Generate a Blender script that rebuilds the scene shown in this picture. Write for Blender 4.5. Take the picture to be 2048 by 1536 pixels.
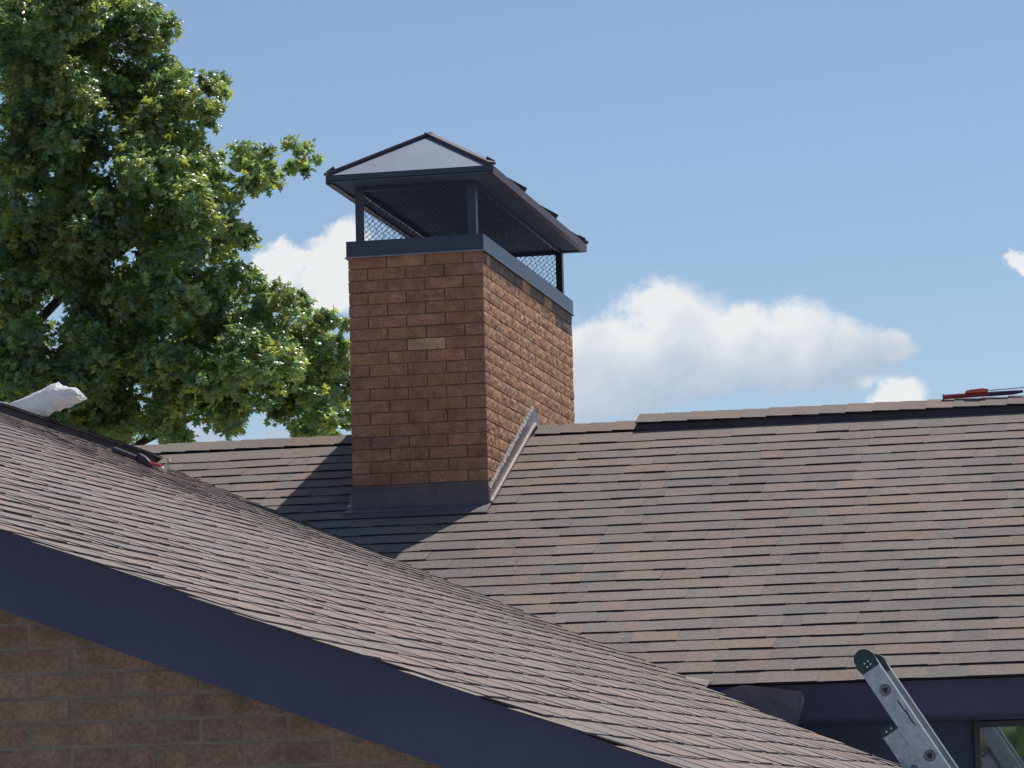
import bpy, math, random
from mathutils import Vector, Matrix, noise
import numpy as np

random.seed(7)
rnd = random.random
def U(a, b): return a + (b - a) * random.random()

scene = bpy.context.scene
C = scene.collection
for o in list(bpy.data.objects): bpy.data.objects.remove(o)

# ------------------------------------------------------------------ camera
cam_d = bpy.data.cameras.new("camera"); cam = bpy.data.objects.new("camera", cam_d); C.objects.link(cam)
yaw, pitch, roll = 0.2055003, 0.1280080, -0.0254503
fw = Vector((-math.sin(yaw)*math.cos(pitch), math.cos(yaw)*math.cos(pitch), math.sin(pitch)))
r0 = Vector((math.cos(yaw), math.sin(yaw), 0)); u0 = r0.cross(fw)
rt = r0*math.cos(roll) + u0*math.sin(roll); up = u0*math.cos(roll) - r0*math.sin(roll)
cam.matrix_world = Matrix(((rt.x, up.x, -fw.x, 0), (rt.y, up.y, -fw.y, 0), (rt.z, up.z, -fw.z, 0), (0, 0, 0, 1)))
cam_d.sensor_width = 36; cam_d.lens = 7000/2048*36
cam_d.clip_start = 0.1; cam_d.clip_end = 5000
scene.camera = cam

# ------------------------------------------------------------------ light
SUN_EL = math.radians(65)
SUN_AZ = math.radians(26.5)          # from +Y towards +X
SX, SY = math.sin(SUN_AZ), math.cos(SUN_AZ)
sun_d = bpy.data.lights.new("sun", 'SUN'); sun = bpy.data.objects.new("sun", sun_d); C.objects.link(sun)
sun_d.energy = 4.3; sun_d.angle = math.radians(0.53); sun_d.color = (1.0, 0.955, 0.89)
ray = Vector((-SX*math.cos(SUN_EL), -SY*math.cos(SUN_EL), -math.sin(SUN_EL)))
sun.rotation_euler = ray.to_track_quat('-Z', 'Y').to_euler()
sun.location = (6, 20, 25)
scene.view_settings.view_transform = 'Standard'
scene.view_settings.look = 'None'
scene.view_settings.exposure = 0.0
scene.view_settings.gamma = 1.0

# ------------------------------------------------------------------ node helper
class NT:
    def __init__(s, tree): s.t = tree; s.n = tree.nodes; s.l = tree.links
    def node(s, typ, **kw):
        n = s.n.new(typ)
        for k, v in kw.items():
            if k.startswith('_'): setattr(n, k[1:], v)
        return n
    def put(s, sock, v):
        if isinstance(v, bpy.types.NodeSocket): s.l.new(v, sock)
        elif v is not None: sock.default_value = v
    def math(s, op, a, b=None, c=None, clamp=False):
        n = s.n.new('ShaderNodeMath'); n.operation = op; n.use_clamp = clamp
        s.put(n.inputs[0], a); s.put(n.inputs[1], b)
        if c is not None: s.put(n.inputs[2], c)
        return n.outputs[0]
    def mix(s, f, a, b, mode='MIX'):
        n = s.n.new('ShaderNodeMix'); n.data_type = 'RGBA'; n.blend_type = mode
        s.put(n.inputs[0], f); s.put(n.inputs[6], a); s.put(n.inputs[7], b)
        return n.outputs[2]
    def noise(s, vec, scale, detail=2, rough=0.5, dist=0.0):
        n = s.n.new('ShaderNodeTexNoise'); s.put(n.inputs['Vector'], vec)
        n.inputs['Scale'].default_value = scale; n.inputs['Detail'].default_value = detail
        n.inputs['Roughness'].default_value = rough; n.inputs['Distortion'].default_value = dist
        return n.outputs[0]
    def ramp(s, f, stops):
        n = s.n.new('ShaderNodeValToRGB'); s.put(n.inputs[0], f)
        e = n.color_ramp.elements
        while len(e) < len(stops): e.new(0.5)
        for k, (p, c) in enumerate(stops):
            e[k].position = p; e[k].color = c if len(c) == 4 else (*c, 1)
        return n.outputs[0]
    def smooth(s, v, a, b, o0=0.0, o1=1.0):
        n = s.n.new('ShaderNodeMapRange'); n.interpolation_type = 'SMOOTHSTEP'
        s.put(n.inputs[0], v); n.inputs[1].default_value = a; n.inputs[2].default_value = b
        n.inputs[3].default_value = o0; n.inputs[4].default_value = o1
        return n.outputs[0]

# ------------------------------------------------------------------ world: sky and clouds
world = bpy.data.worlds.new("World"); scene.world = world; world.use_nodes = True
w = NT(world.node_tree); w.n.clear()
wout = w.n.new('ShaderNodeOutputWorld')
sky = w.n.new('ShaderNodeTexSky'); sky.sky_type = 'NISHITA'; sky.sun_disc = False
sky.sun_elevation = SUN_EL; sky.sun_rotation = SUN_AZ
sky.air_density = 1.0; sky.dust_density = 0.6; sky.ozone_density = 3.2; sky.altitude = 200
bg = w.n.new('ShaderNodeBackground'); w.l.new(sky.outputs[0], bg.inputs[0]); bg.inputs[1].default_value = 0.105
tc = w.n.new('ShaderNodeTexCoord'); sep = w.n.new('ShaderNodeSeparateXYZ'); w.l.new(tc.outputs['Generated'], sep.inputs[0])
ysafe = w.math('MAXIMUM', sep.outputs[1], 0.02)
cu = w.math('DIVIDE', sep.outputs[0], ysafe); cv = w.math('DIVIDE', sep.outputs[2], ysafe)
comb = w.n.new('ShaderNodeCombineXYZ'); w.l.new(cu, comb.inputs[0]); w.l.new(cv, comb.inputs[1])
wn = w.n.new('ShaderNodeTexNoise'); w.l.new(comb.outputs[0], wn.inputs['Vector'])
wn.inputs['Scale'].default_value = 75; wn.inputs['Detail'].default_value = 8; wn.inputs['Roughness'].default_value = 0.6
wn2 = w.n.new('ShaderNodeTexNoise'); w.l.new(comb.outputs[0], wn2.inputs['Vector'])
wn2.inputs['Scale'].default_value = 34; wn2.inputs['Detail'].default_value = 7
sc_ = w.n.new('ShaderNodeSeparateColor'); w.l.new(wn.outputs[1], sc_.inputs[0])
cu2 = w.math('ADD', cu, w.math('MULTIPLY', w.math('SUBTRACT', sc_.outputs[0], 0.5), 0.020))
cv2 = w.math('ADD', cv, w.math('MULTIPLY', w.math('SUBTRACT', sc_.outputs[1], 0.5), 0.016))
CL = [(-0.1595, 0.1419, 0.0186, 0.0164), (-0.1607, 0.1508, 0.01, 0.0086), (-0.1774, 0.1399, 0.0157, 0.0121),
      (-0.1836, 0.1314, 0.0129, 0.0114), (-0.1376, 0.1393, 0.0171, 0.0129), (-0.1244, 0.1386, 0.0129, 0.0121),
      (-0.1116, 0.1335, 0.0171, 0.01), (-0.097, 0.1356, 0.0071, 0.0057), (-0.1673, 0.1305, 0.0271, 0.0086),
      (-0.1291, 0.1315, 0.0257, 0.0071), (-0.1868, 0.1227, 0.0129, 0.0043), (-0.1749, 0.1236, 0.0171, 0.0036),
      (-0.0965, 0.1200, 0.0085, 0.0080), (-0.0581, 0.1589, 0.0054, 0.0029), (-0.2662, 0.1688, 0.0129, 0.01),
      (-0.277, 0.1725, 0.0086, 0.005), (-0.2583, 0.1759, 0.0086, 0.0071), (-0.2633, 0.1596, 0.01, 0.0057),
      (-0.2817, 0.1667, 0.0086, 0.0057), (-0.2996, 0.1208, 0.0086, 0.005), (-0.281, 0.1184, 0.0071, 0.0043),
      (-0.0950, 0.1190, 0.0085, 0.0085), (0.03, 0.19, 0.05, 0.02), (0.2, 0.3, 0.1, 0.03), (-0.55, 0.22, 0.08, 0.03)]
field = None
for (a, b, ra, rb) in CL:
    dx = w.math('DIVIDE', w.math('SUBTRACT', cu2, a), ra*1.12); dy = w.math('DIVIDE', w.math('SUBTRACT', cv2, b), rb*1.12)
    d = w.math('SUBTRACT', 1.0, w.math('SQRT', w.math('ADD', w.math('MULTIPLY', dx, dx), w.math('MULTIPLY', dy, dy))))
    field = d if field is None else w.math('SMOOTH_MAX', field, d, 0.35)
dens = w.math('ADD', field, w.math('MULTIPLY', w.math('SUBTRACT', wn.outputs[0], 0.5), 0.85))
mask = w.math('MULTIPLY', w.smooth(dens, -0.06, 0.42), w.smooth(sep.outputs[1], 0.05, 0.2))
shade = w.math('ADD', w.smooth(cv2, 0.118, 0.158), w.math('MULTIPLY', w.math('SUBTRACT', wn2.outputs[0], 0.5), 1.7))
shade = w.math('MAXIMUM', shade, w.math('MULTIPLY', w.smooth(cu, -0.110, -0.101), w.math('SUBTRACT', 1.0, w.smooth(cv, 0.1255, 0.1300))))
ccol = w.ramp(shade, [(0.05, (0.48, 0.58, 0.71)), (0.42, (0.65, 0.71, 0.79)), (0.80, (0.92, 0.93, 0.93))])
cbg = w.n.new('ShaderNodeBackground'); w.l.new(ccol, cbg.inputs[0]); cbg.inputs[1].default_value = 0.95
mixs = w.n.new('ShaderNodeMixShader'); w.l.new(w.math('MULTIPLY', mask, 0.93), mixs.inputs[0])
w.l.new(bg.outputs[0], mixs.inputs[1]); w.l.new(cbg.outputs[0], mixs.inputs[2]); w.l.new(mixs.outputs[0], wout.inputs[0])

# ------------------------------------------------------------------ materials
def new_mat(name):
    m = bpy.data.materials.new(name); m.use_nodes = True
    t = NT(m.node_tree); t.n.clear()
    out = t.n.new('ShaderNodeOutputMaterial'); p = t.n.new('ShaderNodeBsdfPrincipled')
    t.l.new(p.outputs[0], out.inputs[0])
    return m, t, p, out
def geo_pos(t):
    g = t.n.new('ShaderNodeNewGeometry'); return g.outputs['Position']
def bump(t, p, h, strength=0.3, dist=0.01):
    b = t.n.new('ShaderNodeBump'); b.inputs['Strength'].default_value = strength; b.inputs['Distance'].default_value = dist
    t.put(b.inputs['Height'], h); t.l.new(b.outputs[0], p.inputs['Normal'])
def mat_simple(name, col, rough=0.5, metal=0.0, var=0.25, scale=8, bmp=0.0, bscale=60, spec=0.5, col2=None):
    m, t, p, out = new_mat(name)
    pos = geo_pos(t)
    n = t.noise(pos, scale, 4, 0.6)
    c2 = col2 if col2 else tuple(c*(1-var) for c in col)
    c1 = col if col2 else tuple(min(1, c*(1+var)) for c in col)
    t.put(p.inputs['Base Color'], t.ramp(n, [(0.3, c2), (0.7, c1)]))
    p.inputs['Roughness'].default_value = rough; p.inputs['Metallic'].default_value = metal
    p.inputs['Specular IOR Level'].default_value = spec
    if bmp: bump(t, p, t.noise(pos, bscale, 3), bmp, 0.004)
    return m
def mat_attr(name, grain_scale, grain_amt, rough, blotch=0.15, bmp=0.3, bdist=0.002, blotch_scale=1.2, spec=0.3, specks=False):
    m, t, p, out = new_mat(name)
    at = t.n.new('ShaderNodeAttribute'); at.attribute_name = 'tint'
    pos = geo_pos(t)
    g = t.noise(pos, grain_scale, 2, 0.7)
    g2 = t.noise(pos, blotch_scale, 4, 0.6)
    g3 = t.noise(pos, grain_scale*0.22, 2, 0.6)
    gm = t.math('MULTIPLY', t.smooth(g, 0.3, 0.7, 1-grain_amt, 1+grain_amt), t.smooth(g3, 0.3, 0.7, 0.88, 1.12))
    bm = t.smooth(g2, 0.3, 0.7, 1-blotch, 1+blotch)
    mul = t.math('MULTIPLY', gm, bm)
    cc = t.n.new('ShaderNodeCombineColor')
    for k in range(3): t.l.new(mul, cc.inputs[k])
    col = t.mix(1.0, at.outputs['Color'], cc.outputs[0], 'MULTIPLY')
    if specks:
        cm = t.noise(pos, 42, 3, 0.7)
        col = t.mix(t.smooth(cm, 0.42, 0.66, 0.0, 0.55), col, t.mix(1.0, col, (0.84, 0.88, 0.93, 1), 'MULTIPLY'))
        v = t.n.new('ShaderNodeTexVoronoi'); t.l.new(pos, v.inputs['Vector']); v.inputs['Scale'].default_value = 28
        col = t.mix(t.smooth(v.outputs['Distance'], 0.055, 0.035, 0.0, 0.22), col, (0.75, 0.72, 0.68, 1))
    t.put(p.inputs['Base Color'], col)
    p.inputs['Roughness'].default_value = rough; p.inputs['Specular IOR Level'].default_value = spec
    bump(t, p, g, bmp, bdist)
    return m

M = {}
M['shingle'] = mat_attr('shingle_granules', 260, 0.30, 0.9, 0.10, 0.5, 0.002, 0.9, 0.25, specks=True)
M['asphalt'] = mat_simple('asphalt_edge', (0.018, 0.016, 0.020), 0.9)
M['brick'] = mat_attr('rockface_brick', 90, 0.22, 0.85, 0.18, 0.6, 0.004, 9.0, 0.3)
M['mortar_dark'] = mat_simple('weathered_mortar', (0.20, 0.115, 0.085), 0.95, bmp=0.4)
M['mortar_light'] = mat_simple('grey_mortar', (0.205, 0.165, 0.130), 0.95, bmp=0.5, bscale=90)
M['cap_metal'] = mat_simple('dark_bronze_painted_metal', (0.026, 0.034, 0.055), 0.38, 0.0, 0.15, 5)
M['band_metal'] = mat_simple('black_coated_band_metal', (0.035, 0.045, 0.068), 0.35, 0.2, 0.2, 6)
M['trim_metal'] = mat_simple('maroon_trim_metal', (0.060, 0.034, 0.042), 0.5, 0.0, 0.2, 6)
M['panel_metal'] = mat_simple('sky_sheen_grey_panel', (0.20, 0.24, 0.30), 0.5, 0.2, 0.12, 3)  # sky reflection on the hip faces put into the pale colour
M['liner'] = mat_simple('added_shade_liner', (0.085, 0.120, 0.180), 0.8, spec=0.2)  # sheet added to keep the cap's inside in even shade
M['mesh_wire'] = mat_simple('dark_mesh_wire', (0.028, 0.038, 0.058), 0.9, spec=0.1)
M['fascia'] = mat_simple('dark_painted_fascia', (0.062, 0.070, 0.128), 0.85, 0.0, 0.12, 3, 0.3, 120)
M['fascia_far'] = mat_simple('dark_maroon_fascia_board', (0.085, 0.075, 0.125), 0.8, 0.0, 0.2, 3, 0.2, 60)
M['patch'] = mat_simple('bent_flashing_patch', (0.19, 0.155, 0.165), 0.6, 0.2, 0.2, 6)
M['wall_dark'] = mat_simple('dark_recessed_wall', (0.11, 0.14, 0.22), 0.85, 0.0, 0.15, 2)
M['flash_pink'] = mat_simple('brown_step_flashing', (0.20, 0.155, 0.15), 0.45, 0.35, 0.2, 14)
M['flash_dark'] = mat_simple('dark_brown_flashing', (0.125, 0.105, 0.112), 0.7, 0.1, 0.25, 9)
M['flash_edge'] = mat_simple('bright_flashing_edge', (0.45, 0.38, 0.36), 0.4, 0.4, 0.1, 9)  # carries the drip highlight as colour; also the brighter kicked edge
M['caulk'] = mat_simple('smeared_sealant', (0.26, 0.25, 0.24), 0.8, 0.0, 0.45, 60, 0.8, 90)
M['concrete'] = mat_simple('crown_mortar', (0.25, 0.24, 0.22), 0.95)
M['alu'] = mat_simple('scuffed_aluminium', (0.42, 0.45, 0.50), 0.42, 0.75, 0.22, 35, 0.15, 200)
M['alu_dark'] = mat_simple('worn_rung_metal', (0.16, 0.16, 0.17), 0.5, 0.7, 0.4, 60)
M['alu_highlight'] = mat_simple('aluminium_edge_highlight', (0.85, 0.87, 0.9), 0.35, 0.5, 0.05, 20)  # highlight along the rail flange put into the colour
M['green_plastic'] = mat_simple('dark_green_plastic', (0.012, 0.05, 0.045), 0.5, 0.0, 0.3, 30)
M['rivet'] = mat_simple('rivet_metal', (0.75, 0.78, 0.8), 0.4, 0.3, 0.05, 30)
M['stain'] = mat_simple('rust_scuff', (0.10, 0.06, 0.05), 0.8)
M['hollow_shade'] = mat_simple('rung_hollow_shade', (0.02, 0.02, 0.022), 0.9)  # painted shade inside the rung ends
M['red_shaft'] = mat_simple('red_hammer_shaft', (0.42, 0.04, 0.05), 0.3, spec=0.7)
M['grip'] = mat_simple('black_rubber_grip', (0.035, 0.03, 0.045), 0.45)
M['steel'] = mat_simple('hammer_steel', (0.62, 0.57, 0.46), 0.35, 0.3)
M['maroon'] = mat_simple('maroon_tool_paint', (0.22, 0.025, 0.045), 0.35)
M['orange'] = mat_simple('orange_red_plastic', (0.55, 0.09, 0.05), 0.35)
M['tool_dark'] = mat_simple('dark_tool_steel', (0.06, 0.045, 0.08), 0.35, 0.5)
M['rod'] = mat_simple('bright_rod', (0.65, 0.65, 0.75), 0.25, 0.7)
M['win_frame'] = mat_simple('grey_window_frame', (0.10, 0.11, 0.11), 0.5)
M['edge_sunlit'] = mat_simple('sunlit_shingle_edge', (0.050, 0.042, 0.046), 0.9)  # asphalt edge lightened in colour for the sunlit wing
M['bark'] = mat_simple('tree_bark', (0.055, 0.045, 0.038), 0.9, 0, 0.35, 14, 0.7, 40)
M['vent'] = mat_simple('dark_vent_core', (0.048, 0.044, 0.062), 0.85)

m, t, p, out = new_mat('coated_window_glass')
p.inputs['Base Color'].default_value = (0.38, 0.44, 0.46, 1); p.inputs['Metallic'].default_value = 0.85; p.inputs['Roughness'].default_value = 0.03
M['glass'] = m

m, t, p, out = new_mat('white_plastic_film')
pos = geo_pos(t)
t.put(p.inputs['Base Color'], t.ramp(t.noise(pos, 14, 3), [(0.35, (0.82, 0.85, 0.93)), (0.65, (0.94, 0.93, 0.90))]))
p.inputs['Roughness'].default_value = 0.35
bump(t, p, t.noise(pos, 38, 3, 0.5, 1.2), 0.8, 0.02)
tr = t.n.new('ShaderNodeBsdfTranslucent'); tr.inputs[0].default_value = (0.85, 0.85, 0.85, 1)
mx = t.n.new('ShaderNodeMixShader'); mx.inputs[0].default_value = 0.35
t.l.new(p.outputs[0], mx.inputs[1]); t.l.new(tr.outputs[0], mx.inputs[2]); t.l.new(mx.outputs[0], out.inputs[0])
M['plastic'] = m

m, t, p, out = new_mat('lobed_leaves')
at = t.n.new('ShaderNodeAttribute'); at.attribute_name = 'tint'
t.put(p.inputs['Base Color'], at.outputs['Color'])
p.inputs['Roughness'].default_value = 0.30; p.inputs['Specular IOR Level'].default_value = 0.8
tr = t.n.new('ShaderNodeBsdfTranslucent')
t.put(tr.inputs[0], t.mix(1.0, at.outputs['Color'], (2.2, 2.3, 0.9, 1), 'MULTIPLY'))
mx = t.n.new('ShaderNodeMixShader'); mx.inputs[0].default_value = 0.5
t.l.new(p.outputs[0], mx.inputs[1]); t.l.new(tr.outputs[0], mx.inputs[2]); t.l.new(mx.outputs[0], out.inputs[0])
M['leaf'] = m

m, t, p, out = new_mat('pale_bounce_ground')  # unseen ground, made pale to bounce fill light onto the front faces
pos = geo_pos(t)
t.put(p.inputs['Base Color'], t.ramp(t.noise(pos, 3, 6, 0.7), [(0.3, (0.30, 0.31, 0.33)), (0.7, (0.42, 0.42, 0.43))]))
p.inputs['Roughness'].default_value = 0.95
M['bounce_ground'] = m

# ------------------------------------------------------------------ mesh builder
class MB:
    def __init__(s): s.v = []; s.f = []; s.mi = []; s.c = []
    def add(s, vs, fs, mi=0, col=(1, 1, 1)):
        b = len(s.v); s.v.extend(vs)
        for f in fs:
            s.f.append(tuple(b+i for i in f)); s.mi.append(mi); s.c.append(col)
    def hexa(s, p, mi=0, col=(1, 1, 1), mis=None):
        # p: 8 corners, bottom 0-3 (ccw seen from above), top 4-7
        fs = [(3, 2, 1, 0), (4, 5, 6, 7), (0, 1, 5, 4), (1, 2, 6, 5), (2, 3, 7, 6), (3, 0, 4, 7)]
        b = len(s.v); s.v.extend(p)
        for k, f in enumerate(fs):
            s.f.append(tuple(b+i for i in f)); s.mi.append(mis[k] if mis else mi); s.c.append(col)
    def box(s, x0, x1, y0, y1, z0, z1, mi=0, col=(1, 1, 1)):
        s.hexa([(x0, y0, z0), (x1, y0, z0), (x1, y1, z0), (x0, y1, z0), (x0, y0, z1), (x1, y0, z1), (x1, y1, z1), (x0, y1, z1)], mi, col)
    def bar(s, a, b, w, h, upv=(0, 0, 1), mi=0, col=(1, 1, 1)):
        a = Vector(a); b = Vector(b); d = (b-a).normalized(); upv = Vector(upv)
        sd = d.cross(upv)
        if sd.length < 1e-6: sd = d.cross(Vector((1, 0, 0)))
        sd.normalize(); u = sd.cross(d).normalized()
        P = []
        for uu in (-h/2, h/2):
            P += [tuple(a-sd*w/2+u*uu), tuple(a+sd*w/2+u*uu), tuple(b+sd*w/2+u*uu), tuple(b-sd*w/2+u*uu)]
        s.hexa(P, mi, col)
    def tube(s, pts, radii, seg=8, mi=0, col=(1, 1, 1), caps=True, squash=1.0):
        pts = [Vector(q) for q in pts]; rings = []
        b = len(s.v)
        for i, q in enumerate(pts):
            d = (pts[min(i+1, len(pts)-1)] - pts[max(i-1, 0)]).normalized()
            a = Vector((0, 0, 1)) if abs(d.z) < 0.9 else Vector((1, 0, 0))
            sd = d.cross(a).normalized(); u = sd.cross(d).normalized()
            r = radii[i] if isinstance(radii, (list, tuple)) else radii
            for k in range(seg):
                an = 2*math.pi*k/seg
                s.v.append(tuple(q + sd*math.cos(an)*r + u*math.sin(an)*r*squash))
        for i in range(len(pts)-1):
            for k in range(seg):
                k2 = (k+1) % seg
                s.f.append((b+i*seg+k, b+i*seg+k2, b+(i+1)*seg+k2, b+(i+1)*seg+k)); s.mi.append(mi); s.c.append(col)
        if caps:
            s.f.append(tuple(b+k for k in range(seg))[::-1]); s.mi.append(mi); s.c.append(col)
            e = b+(len(pts)-1)*seg
            s.f.append(tuple(e+k for k in range(seg))); s.mi.append(mi); s.c.append(col)
    def prism(s, poly, off, mi=0, col=(1, 1, 1)):
        # poly: list of 3D points, off: extrusion vector
        n = len(poly); off = Vector(off); b = len(s.v)
        s.v.extend([tuple(q) for q in poly]); s.v.extend([tuple(Vector(q)+off) for q in poly])
        for f in [tuple(range(n))[::-1], tuple(range(n, 2*n))] + [(i, (i+1) % n, n+(i+1) % n, n+i) for i in range(n)]:
            s.f.append(tuple(b+i for i in f)); s.mi.append(mi); s.c.append(col)
    def build(s, name, mats, parent=None, smooth=False, label=None, bevel=0.0):
        me = bpy.data.meshes.new(name); me.from_pydata([tuple(q) for q in s.v], [], s.f)
        if not isinstance(mats, (list, tuple)): mats = [mats]
        for q in mats: me.materials.append(q)
        me.polygons.foreach_set('material_index', s.mi)
        if smooth: me.polygons.foreach_set('use_smooth', [True]*len(s.f))
        ca = me.color_attributes.new('tint', 'FLOAT_COLOR', 'CORNER')
        arr = []
        for f, c in zip(s.f, s.c): arr.extend([c[0], c[1], c[2], 1.0]*len(f))
        ca.data.foreach_set('color', arr)
        me.update()
        o = bpy.data.objects.new(name, me); C.objects.link(o)
        if parent: o.parent = parent
        if label: o['label'] = label
        if bevel:
            md = o.modifiers.new('bevel', 'BEVEL'); md.width = bevel; md.segments = 2; md.limit_method = 'ANGLE'
        return o
def thing(name, label, cat, group=None):
    o = bpy.data.objects.new(name, None); C.objects.link(o); o['label'] = label; o['category'] = cat
    o.empty_display_size = 0.1
    if group: o['group'] = group
    return o
def tag(o, label, cat, group=None):
    o['label'] = label; o['category'] = cat
    if group: o['group'] = group
    return o
def fbm(x, y, z=0.0):
    return noise.fractal(Vector((x, y, z)), 1.0, 2.0, 3)

# ------------------------------------------------------------------ ground
g = MB(); g.add([(-1500, -1500, -1.9), (1500, -1500, -1.9), (1500, 1500, -1.9), (-1500, 1500, -1.9)], [(0, 1, 2, 3)])
o = g.build('ground', M['bounce_ground']); o['kind'] = 'structure'

# ------------------------------------------------------------------ roof surfaces
YR, ZR, M2 = 18.75, 2.214, 0.447
XR = -6.0
EAVE_Y = 15.2
def main_surf(a, b, rear=False):      # a = x, b = slope distance from the ridge
    c = 1/math.sqrt(1+M2*M2)
    y = YR - b*c; z = ZR - b*c*M2
    if rear: y = YR + b*c
    return Vector((a, y, z))
NMAIN = Vector((0, -M2, 1)).normalized()
NREAR = Vector((0, M2, 1)).normalized()
M1 = 0.415
YF = 7.5
def wing_z(x, y):
    far = 2.06 - M1*(x+5.8)
    near = 0.725 - 0.3785*(x+2.757)
    k = min(1, max(0, (y-YF)/6.5)); k = k*k*(3-2*k)*0.6+k*0.4
    return near*(1-k) + far*k
CW = 1/math.sqrt(1+M1*M1)
def wing_surf(a, b, side=1):         # a = y, b = slope distance from the ridge, falling towards +x
    x = XR + b*CW
    z = wing_z(x, a)
    return Vector((x if side > 0 else 2*XR-x, a, z))
NW = Vector((M1, 0, 1)).normalized(); NWL = Vector((-M1, 0, 1)).normalized()

TAN = [(0.168, 0.140, 0.126), (0.164, 0.140, 0.128), (0.175, 0.141, 0.123), (0.158, 0.138, 0.127)]
GREY = [(0.146, 0.130, 0.121), (0.152, 0.135, 0.122), (0.140, 0.127, 0.121)]
BROWN = [(0.180, 0.138, 0.118), (0.168, 0.134, 0.120)]
def shade_of(a, b, warm=0.0):
    r = rnd() + 0.25*noise.noise(Vector((a*0.8, b*0.8, 5.0))) + warm
    c = random.choice(GREY) if r < 0.36 else (random.choice(TAN) if r < 0.82 else random.choice(BROWN))
    k = U(0.96, 1.05)*1.20
    return (c[0]*k*1.0, c[1]*k*0.985, c[2]*k*0.93)

def shingle_field(surf, nrm, a0f, a1f, b_eave, expo, first_b=0.0, thick=0.005, lam=0.0045, wav=0.004, tabw=(0.10, 0.26), warm=0.0, seed=1, seg=0.22, flip=False, bend=0.0, curl=0.0, jit=0.0):
    """a0f / a1f give the lateral limits for a course at distance b; courses run eave to ridge."""
    mb = MB(); random.seed(seed)
    ncourse = int((b_eave-first_b)/expo)
    for i in range(ncourse):
        bb = b_eave - i*expo             # butt line of this course
        bt = max(first_b*0.5, bb - expo - 0.05)
        def wave(a): return wav*(noise.noise(Vector((a*1.3, i*0.37+seed, 0.0)))*1.2 + 0.5*noise.noise(Vector((a*5.0, i*1.7, 3.0))))
        def slab(x0, x1, t0, t1, col, bboff=0.0, lift=0.0):
            b0 = bb + wave(x0) + bboff; b1 = bb + wave(x1) + bboff
            drop0 = drop1 = 0.0
            if i == 0 and bend: drop0 = drop1 = bend
            q = []
            P0 = surf(x0, b0); P1 = surf(x1, b1); P2 = surf(x1, bt); P3 = surf(x0, bt)
            l0 = lift + (0.0018+0.0035*curl*max(0, noise.noise(Vector((x0*3, i*2.1, 9.0)))))
            l1 = lift + (0.0018+0.0035*curl*max(0, noise.noise(Vector((x1*3, i*2.1, 9.0)))))
            dz = Vector((0, 0, -bend if i == 0 else 0))
            bot = [P0+nrm*(l0)+dz, P1+nrm*(l1)+dz, P2-nrm*0.003, P3-nrm*0.003]
            top = [P0+nrm*(t0+l0)+dz, P1+nrm*(t1+l1)+dz, P2+nrm*0.0005, P3+nrm*0.0005]
            # 0: bottom 1: top 2: butt 3,5: sides 4: upper end
            mis = [1, 0, 1, 1, 1, 1]
            pts = [tuple(v) for v in bot+top]
            if flip: pts = [pts[1], pts[0], pts[3], pts[2], pts[5], pts[4], pts[7], pts[6]]
            mb.hexa(pts, 0, col, mis)
        a = a0f(bb) ; aend = a1f(bb)
        # base layer
        a -= U(0, seg)
        while a < aend:
            wd = seg*U(0.9, 1.1); e = min(a+wd, aend+U(-0.02, 0.02))
            if e > a+0.02: slab(a, e, thick*U(0.8, 1.15), thick*U(0.8, 1.15), shade_of(a, bb, warm), U(-jit, jit))
            a = e if e < aend-0.02 else aend+1
        a = a0f(bb) - U(0, 0.3)
        while a < aend:
            wd = U(*tabw); e = min(a+wd, aend)
            if e > a+0.03:
                tk = thick+lam*U(0.7, 1.4)
                slab(a, e, tk, tk*U(0.9, 1.1), shade_of(a, bb, warm), 0.002+U(-jit, jit)*0.7)
            a += wd + U(0.07, 0.24)
    return mb

house = thing('house', 'brown brick house with tan and grey shingled roofs under the chimney', 'house')
# main roof, front slope
b_eave = (YR-EAVE_Y)*math.sqrt(1+M2*M2)
CHX0, CHX1, CHY0, CHY1 = -4.522, -3.803, 17.57, 20.01
mr = MB()
for side in (0, 1):
    sg = main_surf if side == 0 else (lambda a, b: main_surf(a, b, True))
    nn = NMAIN if side == 0 else NREAR
    q = [sg(-9.5, 0.0)-nn*0.006, sg(2.6, 0.0)-nn*0.006, sg(2.6, b_eave-0.02)-nn*0.006, sg(-9.5, b_eave-0.02)-nn*0.006]
    mr.hexa([tuple(v-nn*0.02) for v in (q if side else q[::-1])] + [tuple(v) for v in (q if side else q[::-1])], 1)
ms = shingle_field(main_surf, NMAIN, lambda b: -6.9 if b < 1.6 else -6.9+(b-1.6)*1.0, lambda b: 2.6, b_eave, 0.1365, first_b=0.10, thick=0.0060, lam=0.0024, wav=0.0085, tabw=(0.12, 0.30), seed=11, flip=True, jit=0.003, bend=0.006, curl=1.0)
off = len(mr.v); mr.v.extend(ms.v); mr.f.extend([tuple(i+off for i in f) for f in ms.f]); mr.mi.extend(ms.mi); mr.c.extend(ms.c)
ms = shingle_field(lambda a, b: main_surf(a, b, True), NREAR, lambda b: -9.5, lambda b: 2.6, 1.6, 0.1415, first_b=0.10, seed=12, seg=0.8, tabw=(0.4, 0.8))
off = len(mr.v); mr.v.extend(ms.v); mr.f.extend([tuple(i+off for i in f) for f in ms.f]); mr.mi.extend(ms.mi); mr.c.extend(ms.c)
roof_main = mr.build('roof', [M['shingle'], M['asphalt']], house, label='main roof behind, tan and grey shingle courses running level below the chimney')

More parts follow.
